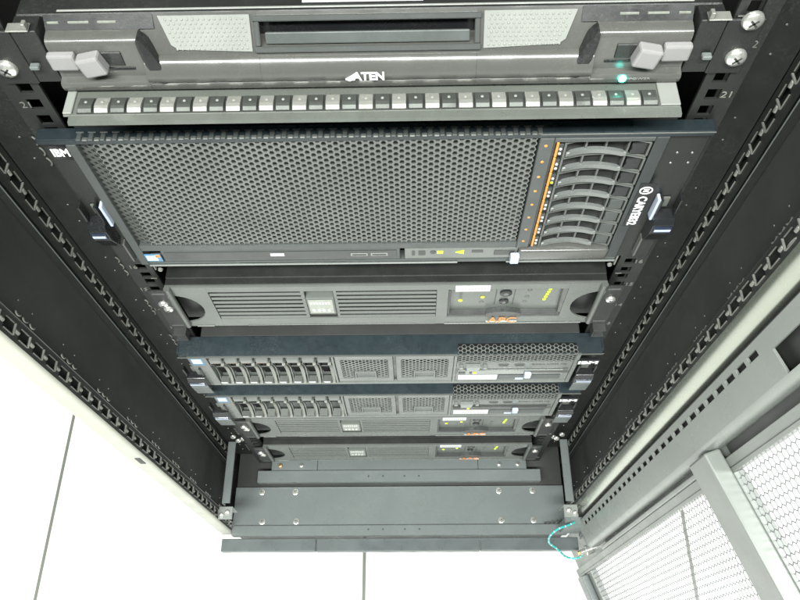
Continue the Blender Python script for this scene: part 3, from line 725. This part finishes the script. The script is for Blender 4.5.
# ------------------------------------------------------------------ UPS units
def make_ups(loc, label):
    t = thing('ups_unit', label, 'power supply', loc, 'battery power supplies')
    Hh = 2*U
    box('chassis', M['black'], t, -0.2165, 0.2165, 0.0005, 0.60, 0.001, Hh-0.002, bev=0.0008)
    yf = -0.010; xe = 0.2160
    # left end and right end with half-round finger recess
    mb = MB()
    def endpoly(sx, xin):
        p = [(sx*xin, 0.001), (sx*xe, 0.001)]
        for i in range(13):
            a = -PI/2 + PI*i/12
            p.append((sx*(xe-0.001 - 0.027*math.cos(a)), 0.0405 + 0.030*math.sin(a)))
        p += [(sx*xe, Hh-0.003), (sx*xin, Hh-0.003)]
        return p
    mb.prism(endpoly(-1, 0.176), 'y', yf, yf+0.0018)
    mb.prism(endpoly(1, 0.1802), 'y', yf, yf+0.0018)
    mb.box(-0.1759, 0.1801, yf, yf+0.0018, 0.0765, Hh-0.003, 0); mb.box(-0.1759, 0.1801, yf, yf+0.0018, 0.001, 0.0172, 0)
    mb.box(0.0510, 0.0625, yf, yf+0.0018, 0.0173, 0.0764, 0)
    f = mb.build('fascia', M['ups'], t)
    mb = MB(); mb.box(-xe, xe, yf+0.0004, yf+0.0030, Hh-0.0029, Hh-0.0012, 0.0006); mb.build('top_edge', M['bay'], t)
    box('cover', M['black'], t, -xe, xe, yf+0.0032, 0.0004, Hh-0.0060, Hh-0.0022, bev=0.0005)
    # louvres
    lv = MB(); n = 7; z0, z1 = 0.0175, 0.0762; p = (z1-z0)/n
    for i in range(n):
        z = z0 + i*p
        xl = -0.1755 + (n-1-i)*0.0
        for a, b in ((-0.1755, -0.0815), (-0.0515, 0.0508)):
            lv.prism([(yf+0.0002, z+0.0002), (yf+0.0006, z+0.0042), (yf+0.0014, z+0.0042), (yf+0.0014, z+0.0002)], 'x', a, b, 0.0003)
    lv.build('louvre', M['ups'], t)
    mb = MB(); mb.box(-0.0808, -0.0522, yf-0.0002, 0.0, 0.0265, 0.0625, 0.0008); mb.box(-0.0845, -0.0812, yf+0.0006, 0, 0.0175, 0.0762, 0); mb.box(-0.0518, -0.0490, yf+0.0006, 0, 0.0175, 0.0762, 0)
    mb.build('badge_mount', M['ups'], t)
    bd = MB().box(-0.0790, -0.0540, yf-0.0008, yf-0.0002, 0.0300, 0.0590, 0.0003).build('badge', M['badge'], t)
    mb = MB()
    for i in range(7): mb.box(-0.077+i*0.003, -0.0750+i*0.003, yf-0.0011, yf-0.0008, 0.050, 0.054, 0)
    for i in range(4): mb.box(-0.076+i*0.0052, -0.0735+i*0.0052, yf-0.0011, yf-0.0008, 0.0345, 0.0385, 0)
    mb.build('badge_print', M['paper'], bd)
    # control panel, set back, with a sloping dark sill
    mb = MB(); mb.box(0.0626, 0.1800, -0.0052, 0.0, 0.0173, 0.0764, 0); pn = mb.build('control_panel', M['ups'], t)
    mb = MB(); mb.prism([(-0.0053, 0.0260), (-0.0106, 0.0215), (-0.0106, 0.0174), (-0.0053, 0.0174)], 'x', 0.0627, 0.1799, 0.0003); mb.box(0.0627, 0.0650, -0.0106, -0.0053, 0.0261, 0.0760, 0.0003)
    mb.prism([(0.1030 + 0.036*i/12, 0.0260 + 0.0045*math.sin(PI*i/12)) for i in range(13)][::-1] + [(0.103, 0.0175), (0.139, 0.0175)], 'y', -0.0112, -0.0054)
    mb.build('panel_sill', M['upsd'], pn)
    mb = MB(); mb.prism([(0.1800, 0.0765), (0.1745, 0.0765), (0.1770, 0.0265), (0.1800, 0.0265)], 'y', -0.0104, -0.0054, 0.0004); mb.build('panel_cheek', M['bay'], pn)
    mb = MB(); mb.box(0.1105, 0.1300, -0.0057, -0.0052, 0.0715, 0.0735, 0); mb.box(0.1105, 0.1114, -0.0057, -0.0052, 0.036, 0.0714, 0); mb.box(0.1291, 0.1300, -0.0057, -0.0052, 0.036, 0.0714, 0); mb.build('button_frame', M['upsd'], pn)
    mb = MB(); mb.rings((0.1205, -0.0053, 0.0610), (0, -1, 0), [(0, 0.0062), (0.0015, 0.0060), (0.0022, 0.0045)], 18); mb.rings((0.1200, -0.0053, 0.0435), (0, -1, 0), [(0, 0.0050), (0.0015, 0.0048), (0.0022, 0.0034)], 18); mb.build('button', M['blackgloss'], pn, smooth=True)
    mb = MB(); mb.rings((0.1205, -0.0076, 0.0610), (0, -1, 0), [(0, 0.0030), (0.0003, 0.0026)], 12); mb.rings((0.1200, -0.0076, 0.0435), (0, -1, 0), [(0, 0.0022), (0.0003, 0.002)], 12)
    for z in (0.0655, 0.052, 0.041):
        mb.rings((0.0975, -0.0053, z), (0, -1, 0), [(0, 0.0024), (0.0005, 0.002)], 10); mb.rings((0.1440 - (0.0655-z)*0.1, -0.0053, z), (0, -1, 0), [(0, 0.0024), (0.0005, 0.002)], 10)
    for i in range(5): mb.box(0.0742, 0.0770, -0.0058, -0.0053, 0.0500+i*0.0042, 0.0528+i*0.0042, 0)
    mb.build('panel_icon', M['bay'], pn)
    mb = MB(); mb.rings((0.0757, -0.0053, 0.0450), (0, -1, 0), [(0, 0.0023), (0.0006, 0.0021), (0.0009, 0.0012)], 10); mb.build('status_lamp', M['lgreen'], pn)
    mb = MB(); mb.rings((0.0977, -0.0057, 0.0525), (0, -1, 0), [(0, 0.0022), (0.0006, 0.0020), (0.0009, 0.0012)], 10); mb.build('status_lamp', M['lgreen'], pn)
    mb = MB()
    for i in range(5): mb.box(0.1592+i*0.0008, 0.1624+i*0.0008, -0.0060, -0.0053, 0.0445+i*0.0054, 0.0480+i*0.0054, 0.0005)
    mb.build('charge_meter', M['lgreen'], pn)
    MB().box(0.0690, 0.1030, yf-0.0006, yf, 0.0735, 0.0845, 0).build('name_label', M['paper'], t)
    mb = MB()
    for i in range(9): mb.box(0.072+i*0.0031, 0.0742+i*0.0031, yf-0.0008, yf-0.0006, 0.0775, 0.0805, 0)
    mb.build('label_print', M['ink'], t)
    text('maker_lettering', 'APC', 0.0300, 0.0112, (0.1055, -0.0120, 0.0070), M["orange"], t, bold=0.0)
    MB().box(0.1045, 0.1370, -0.0108, -0.0101, 0.0050, 0.0064, 0).build('lettering_underline', M['paper'], t)
    # pale strips painting the light reflected along the bottom edge
    mb = MB(); mb.box(-0.205, -0.186, yf-0.0010, yf-0.0001, 0.0012, 0.0030, 0.0003); mb.box(-0.150, 0.052, yf-0.0006, yf-0.0001, 0.0020, 0.0030, 0.0002); mb.box(0.060, 0.206, yf-0.0010, yf-0.0001, 0.0012, 0.0034, 0.0004); mb.build('bottom_glint', M['silver'], t)
    # ears with rounded light edge
    for sx in (-1, 1):
        mb = MB(); mb.box(sx*0.2155, sx*0.2330, -0.0125, -0.0105, 0.003, Hh-0.004, 0.0005)
        ear = mb.build('rack_ear', M['black'], t)
        mb = MB(); mb.prism([(sx*(0.2130 + 0.0032*math.cos(a)), -0.0118 + 0.0032*math.sin(a)) for a in [PI*2*i/12 for i in range(12)]], 'z', 0.006, Hh-0.001)
        mb.build('ear_edge', M['bay'], ear, smooth=True)
        screw(ear, (sx*0.2245, -0.0125, 0.0585), 0.0050)
        if sx < 0: screw(ear, (sx*0.2225, -0.0125, 0.0475), 0.0050)
        for za, zb_ in ((0.0775, 0.0800), (0.008, 0.0095)): MB().box(sx*0.2175, sx*0.2300, -0.0128, -0.0124, za, zb_, 0).build('ear_slot', M['bay'], ear)
    return t

def copy_tree(o, parent=None):
    c = o.copy(); COL.objects.link(c)
    c.parent = parent
    for ch in list(o.children): copy_tree(ch, c)
    return c
ups = make_ups((0, 0, 13*U+0.001), 'grey battery power supply with its whole face in view, directly under the large mesh-front server')
for z, lab in ((4*U+0.006, 'grey battery power supply tucked tight under the lower thin server'), (1*U+0.004, 'lowest grey battery power supply, just above the cabinet base plate')):
    c = copy_tree(ups); c.location = (0, 0, z); c['label'] = lab

# cage nuts left in the empty unit under the first UPS
for sx in (-1, 1):
    mb = MB()
    mb.box(sx*0.2250, sx*0.2390, -0.010, -0.0001, 12*U+0.008, 12*U+0.0095, 0.0003); mb.box(sx*0.2250, sx*0.2390, -0.010, -0.0001, 12*U+0.022, 12*U+0.0235, 0.0003)
    mb.box(sx*0.2250, sx*0.2262, -0.010, -0.0001, 12*U+0.0096, 12*U+0.0219, 0.0003)
    o = mb.build('cage_nut', M['upsd'], None)
    o['label'] = 'dark cage nut in the %s rail just under the topmost power supply' % ('left' if sx < 0 else 'right'); o['category'] = 'cage nut'; o['group'] = 'cage nuts'

# ------------------------------------------------------------------ two-unit servers
def make_2u(loc, label, filled):
    t = thing('rack_server', label, 'server', loc, 'rack servers')
    yf = -0.026; Hh = 2*U
    box('chassis', M['void'], t, -0.2165, 0.2165, 0.0005, 0.64, 0.001, Hh-0.003, bev=0.0008)
    mb = MB(); mb.box(-0.2390, 0.2390, yf+0.0012, -0.0003, Hh-0.0028, Hh-0.0012, 0.0006)
    mb.box(-0.2413, -0.2391, yf+0.006, -0.0003, Hh-0.020, Hh-0.0014, 0.0005); mb.box(0.2391, 0.2413, yf+0.006, -0.0003, Hh-0.020, Hh-0.0014, 0.0005)
    mb.build('lid', M['lid'], t)
    # fascia frame
    mb = MB()
    mb.box(-0.2290, -0.2080, yf, -0.002, 0.001, Hh-0.0029, 0.0006)
    mb.box(-0.2079, 0.0770, yf+0.0005, -0.002, 0.0832, Hh-0.0029, 0.0005)
    mb.box(-0.2079, 0.2110, yf, -0.002, 0.001, 0.0060, 0.0005)
    mb.box(0.0735, 0.0770, yf-0.0004, -0.002, 0.0061, 0.0831, 0.0005)
    mb.box(-0.0665, -0.0635, yf-0.0004, -0.002, 0.0061, 0.0831, 0.0005)
    mb.box(0.2111, 0.2160, yf, -0.002, 0.001, Hh-0.0029, 0.0006)
    mb.build('fascia', M['ibml'], t)
    MB().box(-0.2395, 0.2395, yf-0.0004, yf+0.0011, Hh-0.0040, Hh-0.0026, 0.0004).build('lid_lip', M['bay'], t)
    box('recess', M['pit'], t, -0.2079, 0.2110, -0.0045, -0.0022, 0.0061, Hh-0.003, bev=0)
    # eight drive bays, handles bowed towards the viewer
    for i in range(8):
        x = -0.2070 + i*0.01765; w = 0.0168; full = i < filled
        def bow(za, zb, y, sag, th, n=10):
            o = [(y - sag*(1-(2*k/n-1)**2), za + (zb-za)*k/n) for k in range(n+1)]
            return o + [(yy+th, z) for yy, z in reversed(o)]
        mb = MB()
        mb.prism(bow(0.0075, 0.0655, yf-0.0004, -0.0062, 0.0030), 'x', x, x+0.0012, 0.0003)
        mb.box(x, x+w, yf+0.002, -0.005, 0.0672, 0.0690, 0.0003)
        dr = mb.build('drive' if full else 'blank_bay', M['ibml'], t)
        mb = MB()
        if full: mb.prism([(yf-0.0005, 0.0070), (yf-0.0042, 0.0200), (yf-0.0042, 0.0215), (yf+0.004, 0.0215), (yf+0.004, 0.0070)], 'x', x+0.0026, x+w-0.0044, 0.0003)
        else: mb.prism([(yf-0.0005, 0.0070), (yf-0.0050, 0.0270), (yf-0.0050, 0.0285), (yf+0.004, 0.0285), (yf+0.004, 0.0070)], 'x', x+0.0026, x+w-0.0044, 0.0003)
        mb.build('drive_foot', M['bay'] if full else M['ibml'], dr)
        mb = MB(); mb.prism(bow(0.0075, 0.0655, yf-0.0016, -0.0062, 0.0040), 'x', x+w-0.0048, x+w-0.0008, 0.0007, 2); mb.build('drive_handle', M['arcs'], dr, smooth=True)
        MB().box(x+0.0010, x+w-0.0010, yf-0.0012, -0.005, 0.0705, 0.0800, 0.0012).build('bay_cap', M['ibml'], dr)
        if full:
            mb = MB(); mb.box(x+0.0028, x+w-0.006, yf-0.0043, yf-0.0040, 0.0205, 0.0212, 0)
            mb.prism([(yf-0.0018, 0.0105), (yf-0.0044, 0.0195), (yf-0.0040, 0.0195), (yf-0.0014, 0.0105)], 'x', x+0.0028, x+w-0.0064)
            mb.build('drive_label', M['paper'], dr)
            mb = MB(); mb.box(x+0.0026, x+w-0.0052, yf+0.0040, yf+0.0050, 0.0490, 0.0502, 0.0002); mb.build('drive_clip', M['bay'], dr)
            mb = MB(); mb.box(x+0.0026, x+w-0.0044, yf+0.0085, yf+0.0095, 0.022, 0.0665, 0); mb.build('drive_body', M['pit'], dr)
            if i < 4:
                mb = MB()
                for k in range(3 + (i % 2)): mb.box(x+0.0022+k*0.003, x+0.0040+k*0.003, yf+0.0005, yf+0.002, 0.0673, 0.0689, 0)
                mb.build('drive_orange_mark', M['orange'], dr)
    mb = MB()
    for i in range(8):
        mb.rings((-0.2055+i*0.01765, yf+0.0005, 0.0845), (0, -1, 0), [(0, 0.0009), (0.0004, 0.0007)], 6)
    mb.build('bay_lamp', M['orange'], t)
    # two perforated blanks
    for x0, x1 in ((-0.0630, 0.0035), (0.0070, 0.0733)):
        mb = MB(); y = yf+0.0012
        mb.box(x0, x1, y, -0.005, 0.0725, 0.0828, 0.0005); mb.box(x0, x1, y, -0.005, 0.0065, 0.0165, 0.0005)
        mb.box(x0, x0+0.006, y, -0.005, 0.0166, 0.0724, 0.0003); mb.box(x1-0.006, x1, y, -0.005, 0.0166, 0.0724, 0.0003)
        cx0 = (x0+x1)/2
        mb.perf((x0+0.0085, y+0.0006, 0.0195), (1, 0, 0), (0, 0, 1), (0, -1, 0), x1-x0-0.017, 0.0520, 0.0082, 0.0064, 0.74, 0.0005,
                skip=lambda a, b, c=(x1-x0)/2-0.0085: abs(a-c) < 0.0125 and b < 0.0175)
        bl = mb.build('vent_blank', M['ibml'], t)
        mb = MB(); mb.box(cx0-0.0130, cx0+0.0130, y-0.0006, y+0.0016, 0.0165, 0.0195, 0.0003); mb.box(cx0-0.0130, cx0+0.0130, y-0.0006, y+0.0016, 0.0345, 0.0370, 0.0003); mb.box(cx0-0.0130, cx0-0.0110, y-0.0006, y+0.0016, 0.0196, 0.0344, 0.0003); mb.box(cx0+0.0110, cx0+0.0130, y-0.0006, y+0.0016, 0.0196, 0.0344, 0.0003)
        mb.build('window_frame', M['ibml'], bl)
        MB().box(cx0-0.0109, cx0+0.0109, y+0.0008, y+0.0018, 0.0197, 0.0343, 0).build('pull_window', M['handle'], bl)
    MB().box(0.0037, 0.0068, yf+0.004, -0.005, 0.0062, 0.0828, 0).build('blank_gap', M['blackgloss'], t)
    # right: mesh wrapping over the lid edge
    mb = MB(); mb.perf((0.0800, yf+0.0002, 0.0660), (1, 0, 0), (0, 0, 1), (0, -1, 0), 0.1290, 0.0190, 0.0086, 0.0050, 0.80, 0.0004)
    mb.build('front_mesh', M['ibml'], t)
    mb = MB(); mb.perf((0.0800, yf+0.0024, Hh-0.0008), (1, 0, 0), (0, 1, 0), (0, 0, 1), 0.1290, 0.0085, 0.0086, 0.0050, 0.76, 0.0004)
    mb.build('lid_mesh', M['ibml'], t)
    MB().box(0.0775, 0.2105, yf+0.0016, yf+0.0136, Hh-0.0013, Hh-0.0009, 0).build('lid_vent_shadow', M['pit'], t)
    MB().box(0.0775, 0.2105, yf+0.003, yf+0.004, 0.0640, 0.0852, 0).build('front_vent_shadow', M['pit'], t)
    # sockets, optical drive
    mb = MB(); mb.box(0.0771, 0.2110, yf+0.0014, -0.005, 0.0061, 0.0635, 0.0004); pn = mb.build('media_panel', M['ibml'], t)
    mb = MB(); mb.prism([(0.0870, 0.0600), (0.1050, 0.0600), (0.1030, 0.0470), (0.0890, 0.0470)], 'y', yf-0.004, yf+0.0012, 0.0008); mb.rings((0.0825, yf+0.0012, 0.0535), (0, -1, 0), [(0, 0.003), (0.004, 0.0026)], 6); mb.rings((0.1100, yf+0.0012, 0.0535), (0, -1, 0), [(0, 0.003), (0.004, 0.0026)], 6)
    mb.build('video_socket', M['silver'], pn)
    mb = MB(); mb.box(0.1255, 0.1375, yf+0.0004, yf+0.0014, 0.0520, 0.0562, 0.0004); mb.box(0.1440, 0.1560, yf+0.0004, yf+0.0014, 0.0520, 0.0562, 0.0004); mb.build('usb_socket', M['bay'], pn)
    mb = MB(); mb.box(0.1268, 0.1362, yf, yf+0.0004, 0.0533, 0.0548, 0); mb.box(0.1453, 0.1547, yf, yf+0.0004, 0.0533, 0.0548, 0); mb.build('usb_opening', M['void'], pn)
    mb = MB(); mb.box(0.0790, 0.2030, yf-0.0008, yf+0.0012, 0.0310, 0.0420, 0.0005); od = mb.build('optical_drive', M['silver'] if filled == 8 else M['upsd'], pn)
    MB().box(0.1640, 0.2090, yf-0.0012, yf-0.0009, 0.0355, 0.0405, 0).build('drive_lip', M['upsd'], od)
    mb = MB(); mb.box(0.0800, 0.0880, yf-0.0014, yf-0.0008, 0.0335, 0.0395, 0.0004); mb.box(0.0930, 0.0960, yf-0.0014, yf-0.0008, 0.0335, 0.0395, 0.0003); mb.build('drive_button', M['upsd'], od)
    MB().box(0.0975, 0.1010, yf-0.0016, yf-0.0008, 0.0345, 0.0385, 0.0003).build('drive_lamp', M['lgreen'], od)
    MB().box(0.1575, 0.1655, yf-0.0060, yf-0.0010, 0.0285, 0.0400, 0.001).build('pull_tag', M['bluew'], od)
    MB().box(0.0805, 0.1270, yf-0.0004, yf+0.0013, 0.0130, 0.0245, 0.0002).build('name_label', M['paper'], pn)
    mb = MB(); random.seed(3)
    for r_ in range(2):
        xx = 0.083
        while xx < 0.123:
            ww_ = random.uniform(0.0012, 0.0034); mb.box(xx, xx+ww_, yf-0.0006, yf-0.0004, 0.0155+r_*0.0045, 0.0178+r_*0.0045, 0); xx += ww_+0.0009
    mb.build('label_print', M['ink'], pn)
    MB().box(0.1285, 0.2020, yf+0.0004, yf+0.0013, 0.0120, 0.0250, 0.0003).build('service_tray', M['ibm'], pn)
    MB().box(0.1490, 0.1590, yf-0.0002, yf+0.0004, 0.0115, 0.0165, 0.0001).build('tray_tag', M['bluew'], pn)
    text('model_lettering', 'System x3650 M2', 0.0400, 0.0036, (0.1640, yf+0.0010, 0.0530), M['bay'], pn)
    # sticker and ears with latches
    mb = MB(); mb.box(-0.2265, -0.2120, yf-0.0003, yf, 0.0650, 0.0830, 0.0001); st = mb.build('maker_sticker', M['stickb'], t)
    MB().box(-0.2250, -0.2140, yf-0.0006, yf-0.0003, 0.0700, 0.0815, 0).build('sticker_centre', M['stickw'], st)
    for sx in (-1, 1):
        mb = MB(); mb.box(sx*0.2295 if sx < 0 else 0.2165, sx*0.2413, -0.010, -0.0005, 0.001, Hh-0.003, 0.0006); ear = mb.build('ear', M['black'], t)
        xa = 0.2180 if sx > 0 else 0.2205
        ear_latch(ear, sx, xa, xa+0.0215, -0.002, 0.058, yf+0.004, 0.011)
        MB().prism([(yf-0.006, 0.018), (yf-0.008, 0.016), (yf-0.0055, -0.012), (yf-0.0035, -0.012)], 'x', sx*xa, sx*(xa+0.0205), 0.0004).build('latch_skirt', M['base'], ear)
    MB().box(0.2140, 0.2400, yf-0.0004, yf+0.003, 0.0585, 0.0700, 0.0004).build('maker_plate', M['blackgloss'], t)
    text('maker_lettering', 'IBM', 0.0225, 0.0080, (0.2155, yf-0.0008, 0.0600), M['white'], t, bold=0.05)
    return t
make_2u((0, 0, 10*U), 'thin server with eight drives in its left bays, upper of the two thin servers', 8)
make_2u((0, 0, 7*U+0.008), 'thin server with only two drives and six empty bays, just above a power supply', 2)

# ------------------------------------------------------------------ light, world, camera
w = bpy.data.worlds.new('World'); S.world = w; w.use_nodes = True
bg = w.node_tree.nodes['Background']; bg.inputs[0].default_value = (0.93, 1.0, 0.985, 1); bg.inputs[1].default_value = 0.31
def lamp(name, loc, target, sx, sy, power, col):
    l = bpy.data.lights.new(name, 'AREA'); l.shape = 'RECTANGLE'; l.size = sx; l.size_y = sy; l.energy = power; l.color = col
    o = bpy.data.objects.new(name, l); COL.objects.link(o); o.location = loc
    o.rotation_euler = (Vector(target) - Vector(loc)).to_track_quat('-Z', 'Y').to_euler()
lamp('ceiling_lamp', (-0.1, -1.15, 2.75), (-0.1, -0.9, 0), 2.2, 0.3, 172, (0.965, 1.0, 0.965))
lamp('ceiling_lamp', (-1.6, -0.6, 2.75), (-1.3, -0.5, 0), 1.2, 0.35, 20, (0.965, 1.0, 0.965))
lamp('ceiling_lamp', (1.5, -0.2, 2.75), (1.4, -0.2, 0), 0.35, 1.2, 60, (0.965, 1.0, 0.965))

cd = bpy.data.cameras.new('camera'); cam = bpy.data.objects.new('camera', cd); COL.objects.link(cam)
f, cx, cy, cz, ya, pi_, ro = 742.82, 0.02603, -0.35858, 1.29764, -0.034233, 1.086288, -0.040771
fw = Vector((math.sin(ya)*math.cos(pi_), math.cos(ya)*math.cos(pi_), -math.sin(pi_)))
r = Vector((math.cos(ya), -math.sin(ya), 0)); u = r.cross(fw)
r2 = r*math.cos(ro) + u*math.sin(ro); u2 = -r*math.sin(ro) + u*math.cos(ro)
cam.matrix_world = Matrix(((r2.x, u2.x, -fw.x, cx), (r2.y, u2.y, -fw.y, cy), (r2.z, u2.z, -fw.z, cz), (0, 0, 0, 1)))
cd.sensor_width = 36; cd.sensor_fit = 'HORIZONTAL'; cd.lens = f/800*36
cd.clip_start = 0.01; cd.clip_end = 100
S.camera = cam
S.view_settings.view_transform = 'Standard'; S.view_settings.look = 'None'
S.view_settings.exposure = 0; S.view_settings.gamma = 1
S.cycles.max_bounces = 8; S.cycles.diffuse_bounces = 5
S.cycles.sample_clamp_indirect = 8
